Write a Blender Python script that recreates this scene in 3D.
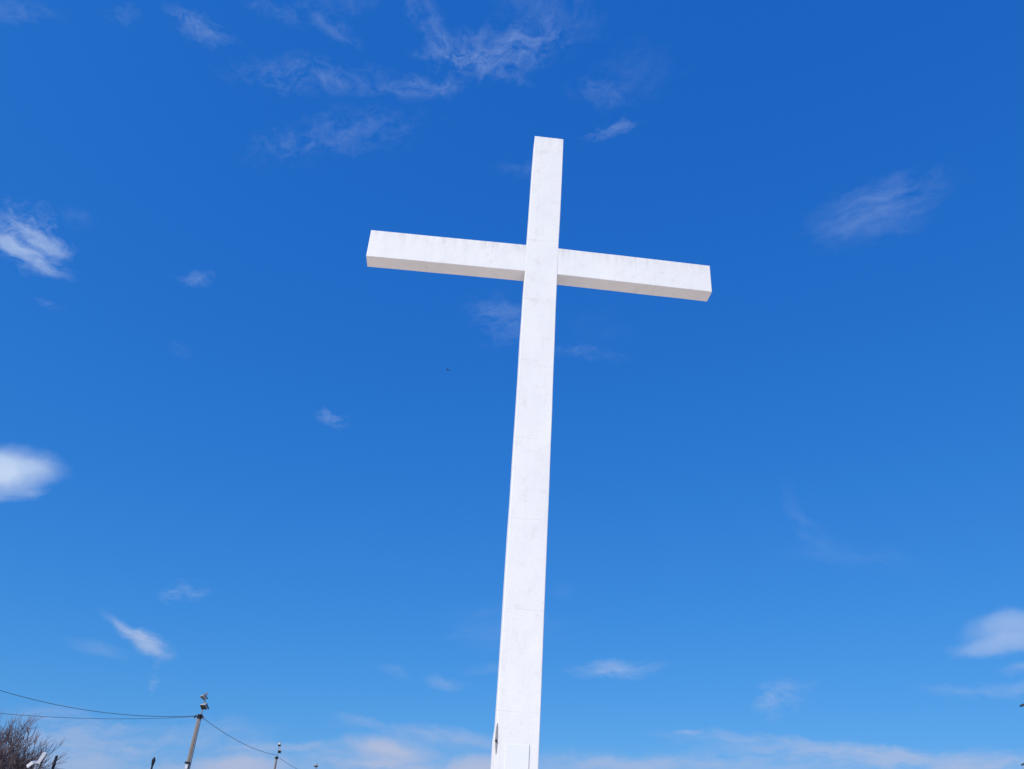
import bpy, bmesh, math, random
from mathutils import Vector, Matrix, Euler

for o in list(bpy.data.objects):
    bpy.data.objects.remove(o)
scene = bpy.context.scene
R = math.radians

# ------------------------------------------------------------------ camera
cam_data = bpy.data.cameras.new('camera')
cam = bpy.data.objects.new('camera', cam_data)
scene.collection.objects.link(cam)
cam_data.sensor_fit = 'HORIZONTAL'
cam_data.sensor_width = 36.0
cam_data.lens = 36.0 * 794.5739 / 1024.0
cam_data.clip_start = 0.1
cam_data.clip_end = 20000.0
PITCH, ROLL, EYE = 0.5252, 0.0683, 1.6
fw = Vector((0, math.cos(PITCH), math.sin(PITCH)))
r0 = Vector((1, 0, 0))
u0 = r0.cross(fw)
rt = r0 * math.cos(ROLL) + u0 * math.sin(ROLL)
up = u0 * math.cos(ROLL) - r0 * math.sin(ROLL)
cam.matrix_world = Matrix(((rt.x, up.x, -fw.x, 0), (rt.y, up.y, -fw.y, 0), (rt.z, up.z, -fw.z, EYE), (0, 0, 0, 1)))
scene.camera = cam

# ------------------------------------------------------------------ exposure
scene.view_settings.view_transform = 'Standard'
scene.view_settings.look = 'None'
scene.view_settings.gamma = 1.0
scene.view_settings.exposure = 0.0
scene.view_settings.use_curve_mapping = False

# ------------------------------------------------------------------ sun
SUN_AZ, SUN_EL = 220.0, 43.0        # compass azimuth (clockwise from +Y, the way the camera looks): behind and a little left
sd = Vector((math.sin(R(SUN_AZ)) * math.cos(R(SUN_EL)), math.cos(R(SUN_AZ)) * math.cos(R(SUN_EL)), math.sin(R(SUN_EL))))
sun_data = bpy.data.lights.new('sun', 'SUN')
sun_data.energy = 4.3
sun_data.angle = R(0.53)
sun_data.color = (1.0, 0.935, 0.83)
sun = bpy.data.objects.new('sun', sun_data)
scene.collection.objects.link(sun)
sun.rotation_euler = (-sd).to_track_quat('-Z', 'Y').to_euler()
sun.location = sd * 50

# ------------------------------------------------------------------ sky with its clouds
CLOUDS = [   # azimuth, elevation, half length, half width, tilt (degrees), density, kind
    (-32.91, 48.13, 1.89, 0.78, 11.3, 0.16864, 'c'),
    (-34.06, 48.2, 0.74, 0.31, -12.5, 0.09920000000000001, 'c'),
    (-22.4, 48.17, 4.75, 1.17, 17.0, 0.13392, 'c'),
    (-11.2, 49.72, 2.41, 0.75, 14.2, 0.14880000000000002, 'c'),
    (-4.39, 52.84, 4.11, 1.47, 14.5, 0.16864, 'c'),
    (-11.82, 53.64, 3.03, 1.03, -35.6, 0.09920000000000001, 'c'),
    (-8.9, 51.92, 2.39, 0.62, 8.8, 0.14880000000000002, 'c'),
    (-3.58, 51.41, 1.71, 0.51, -21.9, 0.09920000000000001, 'c'),
    (-1.13, 53.23, 1.97, 1.24, 23.0, 0.09920000000000001, 'c'),
    (0.83, 55.52, 3.88, 1.3, -15.3, 0.07440000000000001, 'c'),
    (-17.95, 45.44, 5.2, 1.41, 24.5, 0.09920000000000001, 'c'),
    (-23.17, 43.03, 2.59, 0.89, 28.1, 0.059519999999999997, 'c'),
    (8.42, 48.34, 1.72, 0.66, 18.9, 0.17856, 'c'),
    (6.97, 50.48, 2.02, 0.76, -9.2, 0.09920000000000001, 'c'),
    (11.42, 51.63, 2.62, 1.54, -5.3, 0.03472, 'c'),
    (-0.47, 45.28, 1.67, 0.6, 4.1, 0.059519999999999997, 'c'),
    (-38.06, 31.91, 2.38, 1.57, -5.9, 0.34, 'c'),
    (-38.07, 31.1, 2.29, 0.48, -11.0, 0.42, 's'),
    (-37.23, 32.13, 1.58, 0.43, -10.8, 0.38, 's'),
    (-38.63, 33.4, 1.43, 0.54, 11.9, 0.124, 'c'),
    (-26.64, 33.16, 1.12, 0.46, 23.8, 0.16864, 'c'),
    (-35.4, 28.56, 0.75, 0.43, 11.7, 0.09920000000000001, 'c'),
    (30.54, 39.75, 3.57, 1.67, 5.4, 0.13391999999999998, 's'),
    (33.3, 40.51, 2.77, 1.13, 1.1, 0.05952, 'c'),
    (-33.99, 17.95, 3.39, 1.67, 9.3, 0.95, 'p'),
    (-32.8, 16.9, 1.56, 0.42, 10.5, 0.32000000000000006, 's'),
    (-14.28, 25.92, 1.24, 0.56, -5.0, 0.20800000000000002, 'c'),
    (-21.41, 12.73, 1.18, 0.7, 17.4, 0.288, 'c'),
    (-23.46, 10.14, 2.03, 0.45, -22.7, 0.48, 's'),
    (-22.5, 9.73, 1.47, 0.62, -19.2, 0.576, 's'),
    (-21.5, 7.83, 0.29, 0.93, 2.0, 0.256, 'c'),
    (-25.2, 8.87, 1.95, 0.45, -7.0, 0.128, 's'),
    (-1.24, 34.52, 2.59, 1.72, -17.3, 0.09920000000000001, 'c'),
    (-1.06, 35.4, 2.58, 0.5, 0.5, 0.07440000000000001, 's'),
    (6.03, 32.43, 2.57, 0.57, -1.3, 0.07936, 'c'),
    (7.29, 34.22, 2.84, 2.14, -0.2, 0.011904, 'c'),
    (21.51, 20.55, 2.22, 0.64, -83.4, 0.04000000000000001, 's'),
    (24.72, 17.75, 3.92, 0.83, -10.2, 0.048, 's'),
    (22.56, 19.37, 1.85, 0.79, -52.2, 0.036, 's'),
    (8.55, 10.78, 2.68, 0.57, 5.9, 0.336, 's'),
    (7.39, 10.54, 2.01, 0.51, -1.4, 0.16000000000000003, 's'),
    (18.75, 9.11, 1.4, 0.97, 26.8, 0.24, 'c'),
    (19.76, 9.83, 1.89, 0.81, 19.3, 0.16000000000000003, 'c'),
    (33.05, 12.97, 2.98, 0.96, 1.6, 0.46, 'p'),
    (32.46, 11.99, 3.18, 0.68, 0.1, 0.46, 'p'),
    (31.63, 9.48, 3.52, 0.45, -3.7, 0.272, 's'),
    (33.4, 10.51, 1.23, 0.33, -2.5, 0.24, 's'),
    (-3.18, 9.31, 1.48, 0.5, -12.6, 0.20800000000000002, 's'),
    (-6.65, 9.8, 1.21, 0.38, -13.9, 0.12, 's'),
    (-0.16, 10.15, 1.63, 0.51, 3.7, 0.128, 's'),
    (-6.46, 5.02, 3.62, 0.82, -1.3, 1.0, 'p'),
    (-6.52, 4.08, 4.47, 0.58, 2.2, 0.8, 's'),
    (-3.83, 5.99, 3.94, 0.6, -3.3, 0.38, 's'),
    (-8.73, 6.28, 1.95, 0.53, -4.6, 0.3, 's'),
    (-1.17, 5.86, 2.63, 0.54, 0.0, 0.25, 's'),
    (-15.74, 3.5, 3.1, 0.85, 2.8, 1.0, 'p'),
    (-14.02, 4.61, 4.29, 0.46, 2.0, 0.5, 's'),
    (-17.1, 5.2, 3.58, 0.69, 3.4, 0.2, 's'),
    (-23.12, 3.79, 6.59, 1.64, 1.5, 0.38, 's'),
    (-25.62, 4.79, 3.76, 0.87, 0.2, 0.26, 's'),
    (-26.62, 2.92, 6.08, 1.39, 5.4, 0.35, 's'),
    (-0.5, 4.24, 2.98, 0.82, 7.2, 1.0, 'p'),
    (19.98, 6.51, 7.03, 0.46, -2.4, 0.42, 's'),
    (24.5, 5.95, 10.45, 0.78, -1.8, 0.56, 's'),
    (28.73, 5.54, 6.15, 0.75, -1.1, 0.45, 's'),
    (9.98, 5.05, 7.0, 0.58, 1.8, 0.5, 's'),
    (13.11, 6.94, 0.76, 0.18, 2.1, 0.34, 's'),
    (16.23, 5.09, 7.3, 0.57, 2.2, 0.3, 's'),
    (-45.22, 43.19, 2.35, 0.88, 25.6, 0.08928, 'c'),
    (-38.53, 46.42, 0.61, 0.83, -34.6, 0.08928, 'c'),
    (-27.27, 51.06, 2.07, 0.55, 0.8, 0.09920000000000001, 'c'),
    (-21.3, 51.52, 1.56, 0.56, -8.8, 0.08928, 'c'),
    (-22.38, 52.7, 3.12, 0.81, 21.8, 0.07440000000000001, 'c'),
    (-26.04, 28.17, 0.86, 0.6, 17.2, 0.03968, 'c'),
    (0.31, 13.23, 4.14, 1.45, 3.7, 0.064, 's'),
    (-11.81, 3.46, 18.42, 0.92, 4.3, 0.3, 's'),
    (4.49, 15.8, 0.97, 0.54, 2.6, 0.04000000000000001, 's'),
    (-35.2, 34.18, 1.09, 0.62, 14.7, 0.049600000000000005, 'c'),
    (19.62, 3.45, 34.37, 2.43, -1.3, 0.35, 'p'),
    (-17.34, 1.29, 23.06, 2.46, 0.3, 0.35, 'p'),
]

world = bpy.data.worlds.new('World')
scene.world = world
world.use_nodes = True
nt = world.node_tree
nt.nodes.clear()
N, Lk = nt.nodes, nt.links
def mth(op, a, b=None, c=None, clamp=False):
    n = N.new('ShaderNodeMath'); n.operation = op; n.use_clamp = clamp
    for i, v in enumerate((a, b, c)):
        if v is None: continue
        if isinstance(v, (int, float)): n.inputs[i].default_value = v
        else: Lk.new(v, n.inputs[i])
    return n.outputs[0]
def vmth(op, a, b):
    n = N.new('ShaderNodeVectorMath'); n.operation = op
    for i, v in enumerate((a, b)):
        if isinstance(v, (tuple, Vector)): n.inputs[i].default_value = tuple(v)
        else: Lk.new(v, n.inputs[i])
    return n.outputs['Value'] if op in ('DOT_PRODUCT', 'LENGTH') else n.outputs[0]
tc = N.new('ShaderNodeTexCoord')
DIR = vmth('NORMALIZE', tc.outputs['Generated'], (0, 0, 0))
sky = N.new('ShaderNodeTexSky')
sky.sky_type = 'NISHITA'
sky.sun_disc = False
sky.sun_elevation = R(SUN_EL)
sky.sun_rotation = R(SUN_AZ)
sky.altitude = 300
sky.air_density = 1.0
sky.dust_density = 0.35
sky.ozone_density = 2.5
# the camera's rendition of a clear sky: each channel of the physical sky through its own contrast curve
sep = N.new('ShaderNodeSeparateColor'); Lk.new(sky.outputs[0], sep.inputs[0])
com = N.new('ShaderNodeCombineColor')
for i, (g_, a_) in enumerate(((1.16, 0.303), (0.63, 0.515), (0.33, 0.885))):
    Lk.new(mth('MULTIPLY', mth('POWER', mth('MULTIPLY', sep.outputs[i], 0.10), g_), a_ * 10.0), com.inputs[i])
SKY = com.outputs[0]

def streak_noise(theta, freq, stretch, seed, detail=7.0, rough=0.62, dist=0.0):
    th = R(theta)
    ax = Vector((math.cos(th), 0, math.sin(th) * 1.1)); ay = Vector((-math.sin(th), 0, math.cos(th) * 1.1))
    cx = N.new('ShaderNodeCombineXYZ')
    Lk.new(vmth('DOT_PRODUCT', WDIR, ax * (freq / stretch)), cx.inputs[0])
    Lk.new(vmth('DOT_PRODUCT', WDIR, ay * freq), cx.inputs[1])
    Lk.new(mth('MULTIPLY_ADD', vmth('DOT_PRODUCT', WDIR, Vector((0, 1, 0))), freq * 0.35, seed), cx.inputs[2])
    n = N.new('ShaderNodeTexNoise'); n.noise_dimensions = '3D'
    n.inputs['Scale'].default_value = 1.0; n.inputs['Detail'].default_value = detail
    n.inputs['Roughness'].default_value = rough; n.inputs['Distortion'].default_value = dist
    Lk.new(cx.outputs[0], n.inputs['Vector'])
    return n.outputs[0]
wn = N.new('ShaderNodeTexNoise'); wn.inputs['Scale'].default_value = 11.0; wn.inputs['Detail'].default_value = 4.0
Lk.new(DIR, wn.inputs['Vector'])
warp = N.new('ShaderNodeVectorMath'); warp.operation = 'MULTIPLY_ADD'
Lk.new(vmth('SUBTRACT', wn.outputs[1], (0.5, 0.5, 0.5)), warp.inputs[0])
warp.inputs[1].default_value = (0.036, 0.036, 0.03)
Lk.new(DIR, warp.inputs[2])
wn2 = N.new('ShaderNodeTexNoise'); wn2.inputs['Scale'].default_value = 48.0; wn2.inputs['Detail'].default_value = 4.0
Lk.new(DIR, wn2.inputs['Vector'])
warp2 = N.new('ShaderNodeVectorMath'); warp2.operation = 'MULTIPLY_ADD'
Lk.new(vmth('SUBTRACT', wn2.outputs[1], (0.5, 0.5, 0.5)), warp2.inputs[0])
warp2.inputs[1].default_value = (0.013, 0.013, 0.010)
Lk.new(warp.outputs[0], warp2.inputs[2])
WDIR = warp2.outputs[0]
FIELDS = {th: streak_noise(th, 64.0, 4.0, 3.1 + th * 0.37) for th in (-40, -12, 8, 34)}
CURD = streak_noise(10, 84.0, 1.6, 17.3, 8.0, 0.70, 0.4)
PUFF = streak_noise(0, 17.0, 1.7, 41.7, 6.0, 0.55)
GROW = {'p': 1.2, 's': 1.55, 'c': 1.6}
def wisp(az, el, la, lb, tilt, dens, kind):
    a_, e_ = R(az), R(el)
    c = Vector((math.sin(a_) * math.cos(e_), math.cos(a_) * math.cos(e_), math.sin(e_)))
    eh = Vector((math.cos(a_), -math.sin(a_), 0)); ev = eh.cross(c)
    t_ = R(tilt)
    e1 = (eh * math.cos(t_) + ev * math.sin(t_)) / math.tan(R(min(la * GROW[kind], 60)))
    e2 = (ev * math.cos(t_) - eh * math.sin(t_)) / math.tan(R(min(lb * GROW[kind], 60)))
    dc = mth('MAXIMUM', vmth('DOT_PRODUCT', WDIR, c), 0.05)
    u = mth('DIVIDE', vmth('DOT_PRODUCT', WDIR, e1), dc)
    v = mth('DIVIDE', vmth('DOT_PRODUCT', WDIR, e2), dc)
    rr = mth('MULTIPLY_ADD', u, u, mth('MULTIPLY', v, v))
    fall = mth('SUBTRACT', 1.0, rr, clamp=True)
    th = min(FIELDS, key=lambda k: abs(k - tilt))
    if kind == 'p':   n, k1, k2, k0 = PUFF, 1.25, 2.0, -0.08
    elif kind == 's': n, k1, k2, k0 = FIELDS[th], 1.0, 3.2, -0.22
    else:
        n = mth('MULTIPLY_ADD', CURD, 0.6, mth('MULTIPLY', FIELDS[th], 0.4))
        k1, k2, k0 = 0.80, 5.2, -0.30
    t = mth('MULTIPLY_ADD', fall, k1, mth('MULTIPLY_ADD', n, k2, k0 - 0.5 * k2), clamp=True)
    t = mth('MULTIPLY', t, mth('POWER', fall, 1.35 if kind == 'p' else 1.55))
    return mth('MULTIPLY', t, dens)
acc = None
for cdef in CLOUDS:
    w_ = mth('SUBTRACT', 1.0, wisp(*cdef))
    acc = w_ if acc is None else mth('MULTIPLY', acc, w_)
COVER = mth('SUBTRACT', 1.0, acc, clamp=True)
cl = N.new('ShaderNodeMix'); cl.data_type = 'RGBA'
Lk.new(COVER, cl.inputs[0]); Lk.new(SKY, cl.inputs[6])
sz = N.new('ShaderNodeSeparateXYZ'); Lk.new(DIR, sz.inputs[0])
lo = N.new('ShaderNodeMapRange'); lo.interpolation_type = 'SMOOTHSTEP'
lo.inputs[1].default_value = 0.05; lo.inputs[2].default_value = 0.34
Lk.new(sz.outputs[2], lo.inputs[0])
cc = N.new('ShaderNodeMix'); cc.data_type = 'RGBA'             # low cloud seen through more air is duller and mauve
Lk.new(lo.outputs[0], cc.inputs[0])
cc.inputs[6].default_value = (4.2, 4.95, 7.0, 1); cc.inputs[7].default_value = (5.7, 7.0, 9.1, 1)
Lk.new(cc.outputs[2], cl.inputs[7])
bg = N.new('ShaderNodeBackground')
Lk.new(cl.outputs[2], bg.inputs['Color'])
bg.inputs['Strength'].default_value = 0.10
out = N.new('ShaderNodeOutputWorld')
Lk.new(bg.outputs[0], out.inputs['Surface'])
try:
    world.cycles.sampling_method = 'MANUAL'; world.cycles.sample_map_resolution = 512
except Exception:
    pass

# ------------------------------------------------------------------ helpers
COL = scene.collection
def link(name, bm, mat, parent=None, smooth=False, bevel=0.0, loc=None):
    if bevel:
        bmesh.ops.bevel(bm, geom=[e for e in bm.edges if e.calc_length() > bevel * 3], offset=bevel, segments=2, affect='EDGES', profile=0.5)
    bmesh.ops.recalc_face_normals(bm, faces=bm.faces)
    me = bpy.data.meshes.new(name)
    bm.to_mesh(me); bm.free()
    if smooth:
        for p in me.polygons: p.use_smooth = True
    me.materials.append(mat)
    o = bpy.data.objects.new(name, me)
    COL.objects.link(o)
    if parent: o.parent = parent
    if loc: o.location = loc
    return o
def tag(o, label=None, cat=None, group=None, kind=None):
    for k, v in (('label', label), ('category', cat), ('group', group), ('kind', kind)):
        if v: o[k] = v
    return o
def empty(name, loc=(0, 0, 0), rz=0.0):
    o = bpy.data.objects.new(name, None)
    COL.objects.link(o)
    o.location = loc; o.rotation_euler = (0, 0, rz)
    o.empty_display_size = 0.2
    return o
def box(bm, lo, hi, rot=None, about=None):
    vs = bmesh.ops.create_cube(bm, size=1.0)['verts']
    for v in vs:
        v.co = Vector([lo[i] + (v.co[i] + 0.5) * (hi[i] - lo[i]) for i in range(3)])
    if rot is not None:
        bmesh.ops.rotate(bm, verts=vs, cent=about or (0, 0, 0), matrix=rot)
    return vs
def tube(bm, pts, radii, seg=10, caps=True):
    pts = [Vector(p) for p in pts]
    if isinstance(radii, (int, float)): radii = [radii] * len(pts)
    rings = []
    for i, p in enumerate(pts):
        t = (pts[min(i + 1, len(pts) - 1)] - pts[max(i - 1, 0)]).normalized()
        a = t.cross(Vector((0, 0, 1)) if abs(t.z) < 0.9 else Vector((1, 0, 0))).normalized()
        b = t.cross(a)
        rings.append([bm.verts.new(p + (a * math.cos(2 * math.pi * k / seg) + b * math.sin(2 * math.pi * k / seg)) * radii[i]) for k in range(seg)])
    for q, w in zip(rings, rings[1:]):
        for k in range(seg):
            bm.faces.new((q[k], q[(k + 1) % seg], w[(k + 1) % seg], w[k]))
    if caps:
        bm.faces.new(rings[0][::-1]); bm.faces.new(rings[-1])
def lathe(bm, prof, M=Matrix(), seg=16):
    rings = [[bm.verts.new(M @ Vector((r * math.cos(2 * math.pi * k / seg), r * math.sin(2 * math.pi * k / seg), z))) for k in range(seg)] for r, z in prof]
    for q, w in zip(rings, rings[1:]):
        for k in range(seg):
            bm.faces.new((q[k], q[(k + 1) % seg], w[(k + 1) % seg], w[k]))
    bm.faces.new(rings[0][::-1]); bm.faces.new(rings[-1])
def copy_tree(o, parent=None):
    c = o.copy()
    COL.objects.link(c)
    if parent: c.parent = parent
    for ch in [x for x in bpy.data.objects if x.parent == o]:
        copy_tree(ch, c)
    return c

# ------------------------------------------------------------------ materials
def material(name, rough=0.7, metal=0.0):
    m = bpy.data.materials.new(name); m.use_nodes = True
    b = m.node_tree.nodes['Principled BSDF']
    b.inputs['Roughness'].default_value = rough; b.inputs['Metallic'].default_value = metal
    return m, m.node_tree, b
def mottled(name, c1, c2, scale=3.0, rough=0.7, metal=0.0, bump=0.0, bscale=30.0, stretch=(1, 1, 1)):
    m, t, b = material(name, rough, metal)
    co = t.nodes.new('ShaderNodeTexCoord'); mp = t.nodes.new('ShaderNodeMapping'); mp.inputs['Scale'].default_value = stretch
    t.links.new(co.outputs['Object'], mp.inputs[0])
    n = t.nodes.new('ShaderNodeTexNoise'); n.inputs['Scale'].default_value = scale; n.inputs['Detail'].default_value = 8
    n.inputs['Roughness'].default_value = 0.65
    t.links.new(mp.outputs[0], n.inputs['Vector'])
    r = t.nodes.new('ShaderNodeValToRGB')
    r.color_ramp.elements[0].position = 0.32; r.color_ramp.elements[0].color = (*c1, 1)
    r.color_ramp.elements[1].position = 0.68; r.color_ramp.elements[1].color = (*c2, 1)
    t.links.new(n.outputs[0], r.inputs[0]); t.links.new(r.outputs[0], b.inputs['Base Color'])
    if bump:
        n2 = t.nodes.new('ShaderNodeTexNoise'); n2.inputs['Scale'].default_value = bscale; n2.inputs['Detail'].default_value = 6
        t.links.new(mp.outputs[0], n2.inputs['Vector'])
        bp = t.nodes.new('ShaderNodeBump'); bp.inputs['Strength'].default_value = bump; bp.inputs['Distance'].default_value = 0.01
        t.links.new(n2.outputs[0], bp.inputs['Height']); t.links.new(bp.outputs[0], b.inputs['Normal'])
    return m

def white_paint(name, joint, joint_axis, top):
    """weathered white masonry paint: broad mottling, fine drip streaks under the top edge, faint pour joints"""
    m, t, b = material(name, 0.62)
    nd, lk = t.nodes, t.links
    def M(op, a, bb=None, clamp=False):
        n = nd.new('ShaderNodeMath'); n.operation = op; n.use_clamp = clamp
        for i, v in enumerate((a, bb)):
            if v is None: continue
            if isinstance(v, (int, float)): n.inputs[i].default_value = v
            else: lk.new(v, n.inputs[i])
        return n.outputs[0]
    def noise(scale, detail, sx, sy, sz, rough=0.6):
        mp = nd.new('ShaderNodeMapping'); mp.inputs['Scale'].default_value = (sx, sy, sz)
        lk.new(co.outputs['Object'], mp.inputs[0])
        n = nd.new('ShaderNodeTexNoise'); n.inputs['Scale'].default_value = scale; n.inputs['Detail'].default_value = detail
        n.inputs['Roughness'].default_value = rough
        lk.new(mp.outputs[0], n.inputs['Vector']); return n.outputs[0]
    co = nd.new('ShaderNodeTexCoord')
    sp = nd.new('ShaderNodeSeparateXYZ'); lk.new(co.outputs['Object'], sp.inputs[0])
    broad = noise(0.9, 6, 1, 1, 1)
    patch = noise(3.5, 8, 1, 1, 0.8, 0.7)
    drip = noise(7.0, 6, 1, 1, 0.07, 0.7)
    # distance below the top edge
    dep = M('SUBTRACT', top, sp.outputs['Z'])
    fade = M('SUBTRACT', 1.0, M('DIVIDE', dep, 0.5), clamp=True)
    dr = M('MULTIPLY', M('MULTIPLY', M('SUBTRACT', drip, 0.46, clamp=True), 3.6), M('POWER', fade, 1.4), clamp=True)
    dirt = M('MULTIPLY', M('SUBTRACT', patch, 0.54, clamp=True), 1.4, clamp=True)
    run = noise(9.0, 5, 1, 1, 0.025, 0.65)                         # long faint runs of rain water
    dirt = M('ADD', dirt, M('MULTIPLY', M('SUBTRACT', run, 0.50, clamp=True), 0.35, clamp=True))
    ax = sp.outputs[joint_axis]
    # pour joints: thin broken hairlines at a regular spacing
    fr = M('ABSOLUTE', M('SUBTRACT', M('FRACT', M('ADD', M('DIVIDE', M('ADD', ax, M('MULTIPLY', M('SUBTRACT', broad, 0.5), 0.06)), joint), 0.5)), 0.5))
    line = M('SUBTRACT', 1.0, M('DIVIDE', fr, 0.014 / joint), clamp=True)
    line = M('MULTIPLY', line, M('MULTIPLY', M('SUBTRACT', noise(1.7, 4, 1, 1, 1), 0.34, clamp=True), 3.2, clamp=True))
    tot = M('ADD', M('ADD', M('MULTIPLY', dr, 0.62), dirt), M('MULTIPLY', line, 0.30), clamp=True)
    r = nd.new('ShaderNodeValToRGB')
    r.color_ramp.elements[0].position = 0.3; r.color_ramp.elements[0].color = (0.775, 0.765, 0.765, 1)
    r.color_ramp.elements[1].position = 0.7; r.color_ramp.elements[1].color = (0.84, 0.83, 0.82, 1)
    lk.new(broad, r.inputs[0])
    mx = nd.new('ShaderNodeMix'); mx.data_type = 'RGBA'
    lk.new(tot, mx.inputs[0]); lk.new(r.outputs[0], mx.inputs[6]); mx.inputs[7].default_value = (0.42, 0.40, 0.37, 1)
    lk.new(mx.outputs[2], b.inputs['Base Color'])
    fine = noise(26, 8, 1, 1, 1, 0.7); wav = noise(1.6, 3, 1, 1, 1)
    bp = nd.new('ShaderNodeBump'); bp.inputs['Strength'].default_value = 0.35; bp.inputs['Distance'].default_value = 0.012
    lk.new(M('SUBTRACT', M('ADD', fine, M('MULTIPLY', wav, 2.5)), M('MULTIPLY', line, 0.6)), bp.inputs['Height'])
    lk.new(bp.outputs[0], b.inputs['Normal'])
    return m

MAT = {
    'ground': mottled('dry_grass_ground', (0.20, 0.17, 0.09), (0.36, 0.31, 0.20), 0.35, 0.95, 0, 0.6, 9),
    'plaza': mottled('pale_paving', (0.62, 0.51, 0.395), (0.72, 0.60, 0.475), 1.3, 0.85, 0, 0.3, 40),
    'wood': mottled('weathered_pole_wood', (0.16, 0.135, 0.125), (0.29, 0.255, 0.24), 6, 0.85, 0, 0.5, 14, (1, 1, 0.08)),
    'steel': mottled('galvanised_steel', (0.33, 0.34, 0.36), (0.48, 0.49, 0.51), 5, 0.42, 0.7),
    'dark': mottled('dark_enamel', (0.012, 0.014, 0.02), (0.028, 0.03, 0.038), 8, 0.55),
    'lampgrey': mottled('pale_lamp_enamel', (0.55, 0.57, 0.60), (0.72, 0.74, 0.77), 6, 0.4, 0.1),
    'cable': mottled('black_cable_sheath', (0.02, 0.02, 0.024), (0.045, 0.045, 0.05), 4, 0.6),
    'ceramic': mottled('grey_insulator', (0.10, 0.09, 0.10), (0.2, 0.18, 0.18), 9, 0.3),
    'bark': mottled('bare_bark', (0.055, 0.042, 0.045), (0.13, 0.10, 0.105), 5, 0.9, 0, 0.5, 20, (1, 1, 0.3)),
    'twig': mottled('reddish_twig_bark', (0.07, 0.05, 0.058), (0.15, 0.11, 0.125), 2.0, 0.85),
    'feather': mottled('dark_feather', (0.015, 0.015, 0.018), (0.05, 0.048, 0.05), 20, 0.7),
    'panel': mottled('white_panel_enamel', (0.77, 0.79, 0.80), (0.80, 0.82, 0.82), 1.5, 0.4, 0, 0.1, 20),
    'lampbody': mottled('dull_lamp_casting', (0.24, 0.26, 0.29), (0.40, 0.42, 0.45), 6, 0.5, 0.1),
    'grille': mottled('grey_primer', (0.22, 0.21, 0.22), (0.32, 0.31, 0.32), 8, 0.6),
}
MAT['dark'].node_tree.nodes['Principled BSDF'].inputs['Specular IOR Level'].default_value = 0.15
gm, gt, gb = material('frosted_lamp_glass', 0.18)
gb.inputs['Base Color'].default_value = (0.045, 0.05, 0.06, 1)
gn = gt.nodes.new('ShaderNodeTexNoise'); gn.inputs['Scale'].default_value = 14
gr = gt.nodes.new('ShaderNodeMapRange'); gr.inputs[3].default_value = 0.12; gr.inputs[4].default_value = 0.3
gt.links.new(gn.outputs[0], gr.inputs[0]); gt.links.new(gr.outputs[0], gb.inputs['Roughness'])
MAT['glass'] = gm

# ------------------------------------------------------------------ ground
random.seed(4)
bm = bmesh.new()
def gz(x, y):
    r = math.hypot(x, y)
    return 0.0 if r < 45 else -min((r - 45) * 0.004, 0.5) + 0.25 * math.sin(x * 0.013) * math.sin(y * 0.017) * min((r - 45) / 200, 1)
rad = [0, 6, 14, 24, 36, 50, 70, 100, 150, 230, 350, 550, 900, 1500, 2600, 4500, 9000]
rings = []
for r_ in rad[1:]:
    rings.append([bm.verts.new((r_ * math.cos(2 * math.pi * k / 48), r_ * math.sin(2 * math.pi * k / 48), gz(r_ * math.cos(2 * math.pi * k / 48), r_ * math.sin(2 * math.pi * k / 48)))) for k in range(48)])
c0 = bm.verts.new((0, 0, 0))
for k in range(48): bm.faces.new((c0, rings[0][k], rings[0][(k + 1) % 48]))
for q, w in zip(rings, rings[1:]):
    for k in range(48): bm.faces.new((q[k], w[k], w[(k + 1) % 48], q[(k + 1) % 48]))
tag(link('ground', bm, MAT['ground'], smooth=True), kind='structure')
bm = bmesh.new()
pv = [bm.verts.new((0.54 + 36 * math.cos(2 * math.pi * k / 64), 12 + 36 * math.sin(2 * math.pi * k / 64), 0.012)) for k in range(64)]
bm.faces.new(pv)
tag(link('pavement', bm, MAT['plaza']), kind='structure')

# ------------------------------------------------------------------ the cross
S = 0.8                                   # width of the shaft in metres
CX, CY, CYAW = 0.6662 * S, 19.4481 * S, 0.0564
Z0, HB, AL, AR, DB = 15.296 * S + EYE, 1.0393 * S, 5.3791 * S, 5.3635 * S, 0.5209 * S
ZT = 21.2195 * S + EYE
cross = tag(empty('cross', (CX, CY, 0), CYAW), 'tall white painted concrete cross standing against the blue sky', 'cross')
SD = 0.43                                 # depth of the shaft
mat_shaft = white_paint('white_paint_on_shaft', 1.86, 'Z', ZT)
mat_beam = white_paint('white_paint_on_beam', 1.43, 'X', Z0 + HB)
def wavy_box(bm, lo, hi, axis, step, amp, seed):
    """a cast concrete bar: a long box cut into lifts whose edges wander by a few millimetres"""
    rnd = random.Random(seed)
    n = max(2, int((hi[axis] - lo[axis]) / step))
    o1, o2 = [i for i in range(3) if i != axis]
    loops = []
    for i in range(n + 1):
        a = lo[axis] + (hi[axis] - lo[axis]) * i / n
        ring = []
        for s1, s2 in ((0, 0), (1, 0), (1, 1), (0, 1)):
            p = [0, 0, 0]
            p[axis] = a
            p[o1] = (hi if s1 else lo)[o1] + rnd.uniform(-amp, amp)
            p[o2] = (hi if s2 else lo)[o2] + rnd.uniform(-amp, amp) * 0.5
            ring.append(bm.verts.new(p))
        loops.append(ring)
    for q, w in zip(loops, loops[1:]):
        for k in range(4): bm.faces.new((q[k], q[(k + 1) % 4], w[(k + 1) % 4], w[k]))
    bm.faces.new(loops[0][::-1]); bm.faces.new(loops[-1])
    return loops
def soften(o, w):
    md = o.modifiers.new('edge', 'BEVEL'); md.width = w; md.segments = 2; md.limit_method = 'ANGLE'; md.angle_limit = R(50)
    return o
bm = bmesh.new()
wavy_box(bm, (-S / 2, 0, 0.45), (S / 2, SD, ZT), 2, 0.93, 0.005, 2)
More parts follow.
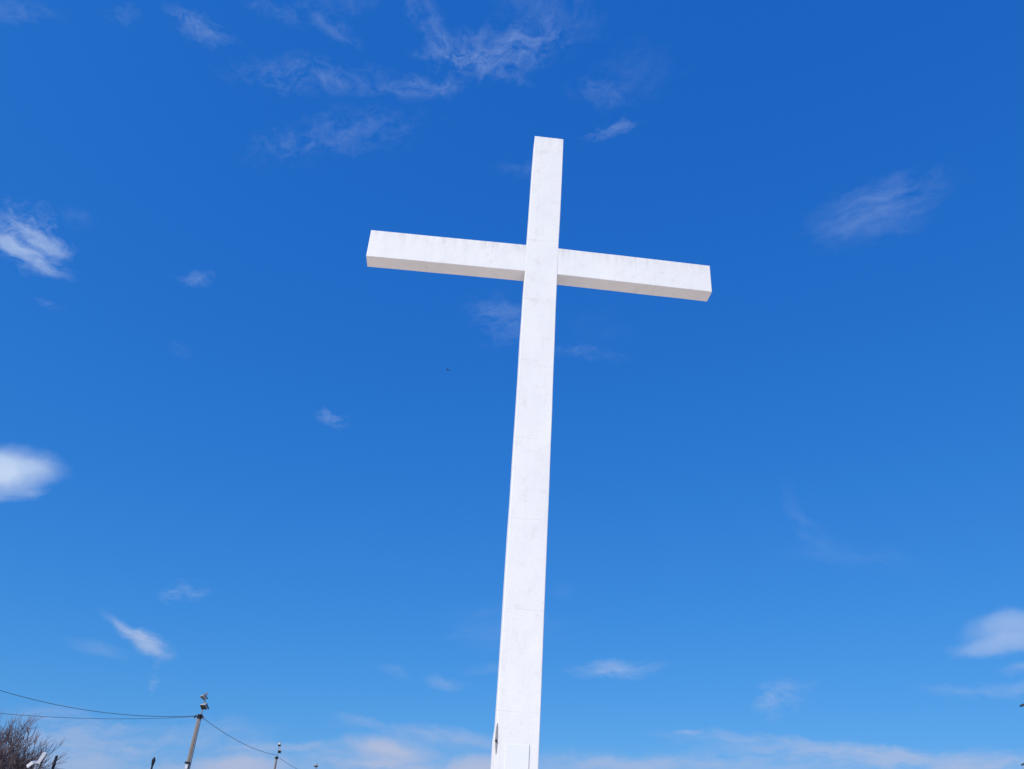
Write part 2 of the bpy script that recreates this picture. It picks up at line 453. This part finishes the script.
for v in bm.verts:                        # the top stands a finger's breadth out of line
    if v.co.z > 13.8: v.co.x += 0.034 * (v.co.z - 13.8) / 5.0
soften(link('shaft', bm, mat_shaft, cross), 0.014)
bm = bmesh.new()
lp = wavy_box(bm, (-AL, 0.004, Z0), (AR, 0.004 + DB, Z0 + HB), 0, 0.72, 0.004, 7)
for v in bm.verts:                        # the arms droop a little towards their ends
    v.co.z += 0.024 - 0.052 * (abs(v.co.x) / AL)
soften(link('crossbeam', bm, mat_beam, cross), 0.014)
bm = bmesh.new()
box(bm, (-1.25, -0.75, 0.0), (1.25, SD + 0.75, 0.22)); 
soften(link('base', bm, MAT['plaza'], cross), 0.02)
bm = bmesh.new()
box(bm, (-0.85, -0.35, 0.22), (0.85, SD + 0.35, 0.45))
soften(link('pedestal', bm, mat_shaft, cross), 0.02)
# corner fitting and access panel near the foot of the shaft
bm = bmesh.new()
pr = [(-0.4, 0.45), (-0.4, 3.58), (-0.437, 3.22), (-0.437, 0.45)]
f1 = [bm.verts.new((x, 0.006, z)) for x, z in pr]; f2 = [bm.verts.new((x, 0.20, z)) for x, z in pr]
bm.faces.new(f1); bm.faces.new(f2[::-1])
for k in range(4): bm.faces.new((f1[k], f1[(k + 1) % 4], f2[(k + 1) % 4], f2[k]))
link('edge_strip', bm, mat_shaft, cross)
bm = bmesh.new()
pr = [(-0.376, 2.99), (-0.392, 3.12), (-0.398, 3.24), (-0.398, 3.36), (-0.392, 3.46), (-0.382, 3.52), (-0.368, 3.44), (-0.360, 3.30), (-0.359, 3.16), (-0.366, 3.05)]
f1 = [bm.verts.new((x, -0.010, z)) for x, z in pr]; f2 = [bm.verts.new((x, 0.004, z)) for x, z in pr]
bm.faces.new(f1); bm.faces.new(f2[::-1])
for k in range(len(pr)): bm.faces.new((f1[k], f1[(k + 1) % len(pr)], f2[(k + 1) % len(pr)], f2[k]))
plate = link('corner_plate', bm, MAT['grille'], cross)
bm = bmesh.new()
lathe(bm, [(0.012, 0), (0.02, 0.004), (0.02, 0.016), (0.012, 0.02)], Matrix.Translation((-0.385, -0.011, 3.215)) @ Matrix.Rotation(R(90), 4, 'X'), 12)
link('bolt', bm, MAT['dark'], plate)
bm = bmesh.new()
box(bm, (-0.205, -0.003, 0.95), (0.222, 0.03, 3.178))
panel = soften(link('access_panel', bm, MAT['panel'], cross), 0.003)
bm = bmesh.new()
box(bm, (0.2235, -0.006, 0.95), (0.2285, 0.001, 3.185))
link('gap_shade', bm, MAT['lampbody'], panel)  # thin grey strip standing in for the shadow in the panel's right-hand gap

# ------------------------------------------------------------------ floodlight poles
def floodlight(parent, at, yaw, pitch, size=1.0, mat='lampbody'):
    """a tapered floodlight housing on a U bracket, glass towards local -Y"""
    M = Matrix.Translation(at) @ Matrix.Rotation(yaw, 4, 'Z') @ Matrix.Rotation(pitch, 4, 'X') @ Matrix.Scale(size, 4)
    bm = bmesh.new()
    def slab(y, w, h): return [bm.verts.new(M @ Vector((sx * w, y, sz * h))) for sx, sz in ((-1, -1), (1, -1), (1, 1), (-1, 1))]
    st = [slab(-0.17, 0.29, 0.23), slab(-0.10, 0.29, 0.23), slab(0.05, 0.20, 0.16), slab(0.20, 0.13, 0.11)]
    for q, w in zip(st, st[1:]):
        for k in range(4): bm.faces.new((q[k], q[(k + 1) % 4], w[(k + 1) % 4], w[k]))
    bm.faces.new(st[0][::-1]); bm.faces.new(st[-1])
    for s in (-1, 1):                                     # cooling fins at the back
        for k in range(3):
            vs = box(bm, (s * (0.03 + 0.035 * k) - 0.006, 0.06, -0.15), (s * (0.03 + 0.035 * k) + 0.006, 0.24, 0.15))
            for v in vs: v.co = M @ v.co
    hs = link('floodlight', bm, MAT[mat], parent)
    bm = bmesh.new()
    for v in box(bm, (-0.265, -0.178, -0.205), (0.265, -0.171, 0.205)): v.co = M @ v.co
    link('lens', bm, MAT['glass'], hs)
    bm = bmesh.new()
    for lo, hi in (((-0.32, -0.03, -0.30), (-0.30, 0.03, 0.03)), ((0.30, -0.03, -0.30), (0.32, 0.03, 0.03)), ((-0.32, -0.03, -0.32), (0.32, 0.03, -0.30))):
        for v in box(bm, lo, hi): v.co = M @ v.co
    link('bracket', bm, MAT['dark'], hs)
    return hs

ROW = 'wooden floodlight poles in a row'
def floodlight_pole(loc, label):
    root = tag(empty('floodlight_pole', loc), label, 'light pole', ROW)
    bm = bmesh.new()
    tube(bm, [(0, 0, 0), (0.01, 0, 2.5), (0.0, 0.01, 5.0), (0.0, 0, 7.62)], [0.185, 0.17, 0.15, 0.125], 14)
    link('pole', bm, MAT['wood'], root, smooth=False)
    bm = bmesh.new()
    tube(bm, [(0.05, 0, 7.2), (0.06, 0, 7.7), (0.10, 0, 9.02)], [0.055, 0.05, 0.04], 10)
    link('mast', bm, MAT['steel'], root)
    floodlight(root, (0.0, -0.10, 8.72), R(-50), R(58), 0.72)
    floodlight(root, (0.20, -0.16, 8.16), R(-25), R(48), 0.78)
    bm = bmesh.new()
    box(bm, (-0.32, -0.045, 7.49), (0.24, 0.045, 7.58)); lathe(bm, [(0.14, 7.40), (0.155, 7.42), (0.155, 7.62), (0.14, 7.66)], seg=14)
    link('cable_clamp', bm, MAT['dark'], root)
    for sx in (-0.30, 0.22):
        bm = bmesh.new()
        lathe(bm, [(0.03, 0), (0.06, 0.02), (0.035, 0.05), (0.06, 0.08), (0.03, 0.12), (0.02, 0.14)], Matrix.Translation((sx, 0, 7.40)), 10)
        link('insulator', bm, MAT['ceramic'], root)
    bm = bmesh.new()
    tube(bm, [(0.14, -0.14, 0.2), (0.15, -0.13, 4.0), (0.12, -0.115, 7.3)], 0.025, 8)
    link('conduit', bm, MAT['steel'], root)
    bm = bmesh.new(); box(bm, (-0.07, -0.30, 4.5), (0.09, -0.18, 4.78))
    bx = soften(link('fuse_box', bm, MAT['lampgrey'], root), 0.01)
    bm = bmesh.new(); box(bm, (-0.14, -0.34, 4.80), (0.14, -0.15, 4.90))
    link('hood', bm, MAT['dark'], bx)
    return root
fp = floodlight_pole((-18.35, 54.90, 0), 'tall weathered floodlight pole with two pale lamps, nearest and largest of the row')
fp2 = copy_tree(fp); fp2.location = (-19.94, 84.05, 0); fp2.rotation_euler = (0, 0, R(38))
fp2.scale = (0.62, 0.62, 1)
fp2['label'] = 'slim distant floodlight pole where the sagging cable from the largest pole ends'
fp3 = copy_tree(fp); fp3.location = (-20.88, 108.8, 0); fp3.rotation_euler = (0, 0, R(25))
fp3['label'] = 'farthest floodlight pole, only its small dark lamp top shows above the bottom edge'

# ------------------------------------------------------------------ pole that carries the cables off to the left
up_ = tag(empty('utility_pole', (-33, 45, 0), R(25)), 'wooden utility pole with a crossarm carrying the two cables beyond the bare tree', 'utility pole')
bm = bmesh.new(); tube(bm, [(0, 0, 0), (0, 0.01, 5), (0, 0, 9.8)], [0.2, 0.17, 0.13], 14); link('pole', bm, MAT['wood'], up_)
bm = bmesh.new(); box(bm, (-0.9, 0.13, 8.88), (0.9, 0.25, 9.02)); link('crossarm', bm, MAT['wood'], up_)
for sx in (-0.8, 0.0, 0.8):
    bm = bmesh.new(); lathe(bm, [(0.03, 0), (0.06, 0.02), (0.035, 0.06), (0.055, 0.09), (0.02, 0.13)], Matrix.Translation((sx, 0.19, 9.02)), 10)
    link('insulator', bm, MAT['ceramic'], up_)

# ------------------------------------------------------------------ overhead cables
def cable(a, b, sag, r, label):
    a, b = Vector(a), Vector(b)
    pts = []
    for i in range(41):
        t = i / 40
        p = a.lerp(b, t); p.z -= 4 * sag * t * (1 - t); pts.append(p)
    bm = bmesh.new(); tube(bm, pts, r, 8)
    return tag(link('power_cable', bm, MAT['cable'], smooth=True), label, 'cable', 'overhead cables')
cable((-18.60, 54.88, 7.545), (-33.0, 45.15, 9.13), 1.137, 0.014, 'dark overhead cable climbing to the left edge, upper of two left of the pole')
cable((-18.58, 54.95, 7.52), (-33.0, 44.9, 6.41), 0.54, 0.011, 'nearly level overhead cable running behind the bare tree, lower of the two')
cable((-18.15, 54.92, 7.47), (-19.94, 84.0, 7.76), 0.36, 0.016, 'dark overhead cable sagging between the largest floodlight pole and the slim distant one')
cable((-19.94, 84.2, 7.66), (-20.88, 108.7, 7.60), 0.20, 0.016, 'faint overhead cable dropping right from the slim distant pole to the farthest one')

# ------------------------------------------------------------------ short mast with two pale floodlights
ms = tag(empty('floodlight_mast', (-13.42, 26.75, 0)), 'short steel mast with two white floodlights beside the bare tree', 'floodlights')
bm = bmesh.new(); tube(bm, [(0, 0, 0), (0, 0, 2.86)], [0.06, 0.045], 10); link('pole', bm, MAT['steel'], ms)
bm = bmesh.new(); box(bm, (-0.42, -0.03, 2.66), (0.45, 0.03, 2.72)); link('crossarm', bm, MAT['dark'], ms)
def slab_lamp(parent, at, rot, size):
    M = Matrix.Translation(at) @ Euler(rot).to_matrix().to_4x4()
    bm = bmesh.new()
    for v in box(bm, (-size * 0.5, -0.10, -0.05), (size * 0.5, 0.10, 0.05)): v.co = M @ v.co
    o = soften(link('floodlight', bm, MAT['lampgrey'], parent), 0.012)
    bm = bmesh.new()
    for v in box(bm, (-size * 0.44, -0.08, -0.058), (size * 0.44, 0.08, -0.052)): v.co = M @ v.co
    link('lens', bm, MAT['glass'], o)
    bm = bmesh.new()
    tube(bm, [M @ Vector((0, 0, -0.045)), (at[0], 0, 2.70)], 0.016, 6)
    link('bracket', bm, MAT['dark'], o)
slab_lamp(ms, (0.10, 0, 3.05), (R(12), R(-70), R(8)), 0.33)
slab_lamp(ms, (-0.14, 0, 2.86), (R(10), R(-38), R(-15)), 0.20)

# ------------------------------------------------------------------ slim dark lamp posts
def lamp_post(loc, h, head, label, k=1.0):
    root = tag(empty('lamp_post', loc), label, 'lamp post')
    bm = bmesh.new(); tube(bm, [(0, 0, 0), (0, 0, 0.5), (0, 0, h)], [0.085 * k, 0.06 * k, 0.045 * k], 12); link('pole', bm, MAT['dark'], root)
    bm = bmesh.new(); lathe(bm, [(0.05 * k, h - 0.02), (head * 0.7, h + 0.06), (head, h + 0.34), (head * 0.9, h + 0.42), (0.04, h + 0.58), (0.02, h + 0.60)], seg=14)
    link('lantern', bm, MAT['dark'], root)
    return root
lamp_post((-13.025, 27.0, 0), 2.56, 0.045, 'slim dark lamp post tip just right of the bare tree and white floodlights', 0.75)
lamp_post((-26.26, 70.25, 0), 5.42, 0.14, 'dark lantern top of a lamp post left of the largest floodlight pole', 1.6)

# ------------------------------------------------------------------ street lamps reaching in from the right
def street_lamp(tip, label, k):
    root = tag(empty('street_lamp', (tip[0] + 1.75, tip[1] + 0.1, 0)), label, 'street lamp', 'street lamps at the right edge')
    h = tip[2]
    bm = bmesh.new(); tube(bm, [(0, 0, 0), (0, 0, 1), (0, 0, h - 0.15)], [0.09, 0.07, 0.055], 12); link('pole', bm, MAT['steel'], root)
    bm = bmesh.new(); tube(bm, [(0, 0, h - 0.2), (-0.12, 0, h + 0.12), (-0.5, 0, h + 0.24), (-1.1, 0, h + 0.21)], 0.03, 8); link('arm', bm, MAT['steel'], root)
    bm = bmesh.new()
    M = Matrix.Translation((-1.75, -0.1, h)) @ Matrix.Rotation(R(-17), 4, 'Y')
    st = []
    for x, w, z0, z1 in ((0.0, 0.04, -0.012 * k, 0.012 * k), (0.07, 0.08, -0.022 * k, 0.022 * k), (0.45, 0.14, -0.04 * k, 0.05 * k), (0.68, 0.06, -0.03 * k, 0.05 * k)):
        st.append([bm.verts.new(M @ Vector((x, y, z))) for y, z in ((-w, z0), (w, z0), (w * 0.6, z1), (-w * 0.6, z1))])
    for q, w in zip(st, st[1:]):
        for j in range(4): bm.faces.new((q[j], q[(j + 1) % 4], w[(j + 1) % 4], w[j]))
    bm.faces.new(st[0][::-1]); bm.faces.new(st[-1])
    link('lamp_head', bm, MAT['dark'], root)
    return root
street_lamp((10.745, 16.87, 4.665), 'dark street lamp head poking in at the right edge, higher of the two', 1.0)
street_lamp((17.93, 28.88, 4.955), 'dark street lamp head at the right edge low among the clouds, lower of the two', 1.2)

# ------------------------------------------------------------------ bare tree
def bare_tree(loc, h, seed, label):
    rnd = random.Random(seed)
    root = tag(empty('bare_tree', loc), label, 'tree')
    bt, bc = bmesh.new(), bmesh.new()
    def grow(p, d, length, r, lvl):
        n = 4 if lvl < 3 else 3
        pts, rad = [p.copy()], [r]
        q, dd = p.copy(), d.copy()
        end = r * (0.55 if lvl < 5 else 0.4)
        for i in range(n):
            dd = (dd + Vector((rnd.uniform(-1, 1), rnd.uniform(-1, 1), rnd.uniform(-0.5, 1.0))) * (0.13 if lvl else 0.05)).normalized()
            q = q + dd * (length / n)
            pts.append(q.copy()); rad.append(r + (end - r) * (i + 1) / n)
        tube(bt if lvl < 2 else bc, pts, rad, (10, 8, 6, 4, 3, 3, 3)[lvl], caps=False)
        if lvl >= 5: return
        kids = (8, 6, 6, 5, 4)[lvl]
        for k in range(kids):
            t = 1.0 if k == 0 else (rnd.uniform(0.75, 1.0) if lvl == 0 else rnd.uniform(0.25, 0.98))
            f = t * n; i = min(int(f), n - 1)
            b = pts[i].lerp(pts[i + 1], f - i)
            dl = (pts[i + 1] - pts[i]).normalized()
            perp = dl.cross(Vector((rnd.uniform(-1, 1), rnd.uniform(-1, 1), rnd.uniform(-1, 1)))).normalized()
            sp = rnd.uniform(0.45, 0.85) if lvl else rnd.uniform(0.6, 1.1)
            if k == 0: sp *= 0.35
            nd = (dl * math.cos(sp) + perp * math.sin(sp) + Vector((0, 0, 0.16))).normalized()
            if nd.z < -0.1: nd.z *= -0.4
            rr = rad[i] * rnd.uniform(0.5, 0.66)
            grow(b, nd, length * rnd.uniform(0.55, 0.78) if lvl else h * rnd.uniform(0.33, 0.42), max(rr, 0.0085), lvl + 1)
    grow(Vector((0, 0, 0)), Vector((0.03, 0, 1)), h * 0.24, h * 0.028, 0)
    link('trunk', bt, MAT['bark'], root)
    link('crown', bc, MAT['twig'], root)
    return root
bare_tree((-16.4, 30.2, 0), 4.0, 23, 'leafless tree with a haze of fine purple brown twigs at the left edge')

# ------------------------------------------------------------------ bird
bird = tag(empty('bird', (-5.675, 59.731, 37.235), R(40)), 'tiny dark bird flying high left of the cross shaft', 'bird')
bird.scale = (0.8, 0.8, 0.8)
bm = bmesh.new()
lathe(bm, [(0.004, -0.13), (0.025, -0.09), (0.034, -0.02), (0.03, 0.05), (0.02, 0.09), (0.022, 0.11), (0.004, 0.145)], Matrix.Rotation(R(90), 4, 'X'), 10)
tv = [bm.verts.new(c) for c in ((-0.012, 0.10, 0.002), (0.012, 0.10, 0.002), (0.045, 0.21, 0.004), (-0.045, 0.21, 0.004))]
tb = [bm.verts.new(v.co - Vector((0, 0, 0.006))) for v in tv]
bm.faces.new(tv); bm.faces.new(tb[::-1])
for k in range(4): bm.faces.new((tv[k], tv[(k + 1) % 4], tb[(k + 1) % 4], tb[k]))
link('body', bm, MAT['feather'], bird, smooth=True)
for s in (-1, 1):
    bm = bmesh.new()
    out_ = [(0.02, -0.06, 0.015), (0.13, -0.10, 0.06), (0.25, -0.02, 0.05), (0.13, 0.03, 0.055), (0.02, 0.05, 0.012)]
    a = [bm.verts.new((s * x, y, z)) for x, y, z in out_]; b = [bm.verts.new((s * x, y, z - 0.007)) for x, y, z in out_]
    bm.faces.new(a); bm.faces.new(b[::-1])
    for k in range(5): bm.faces.new((a[k], a[(k + 1) % 5], b[(k + 1) % 5], b[k]))
    link('wing', bm, MAT['feather'], bird)
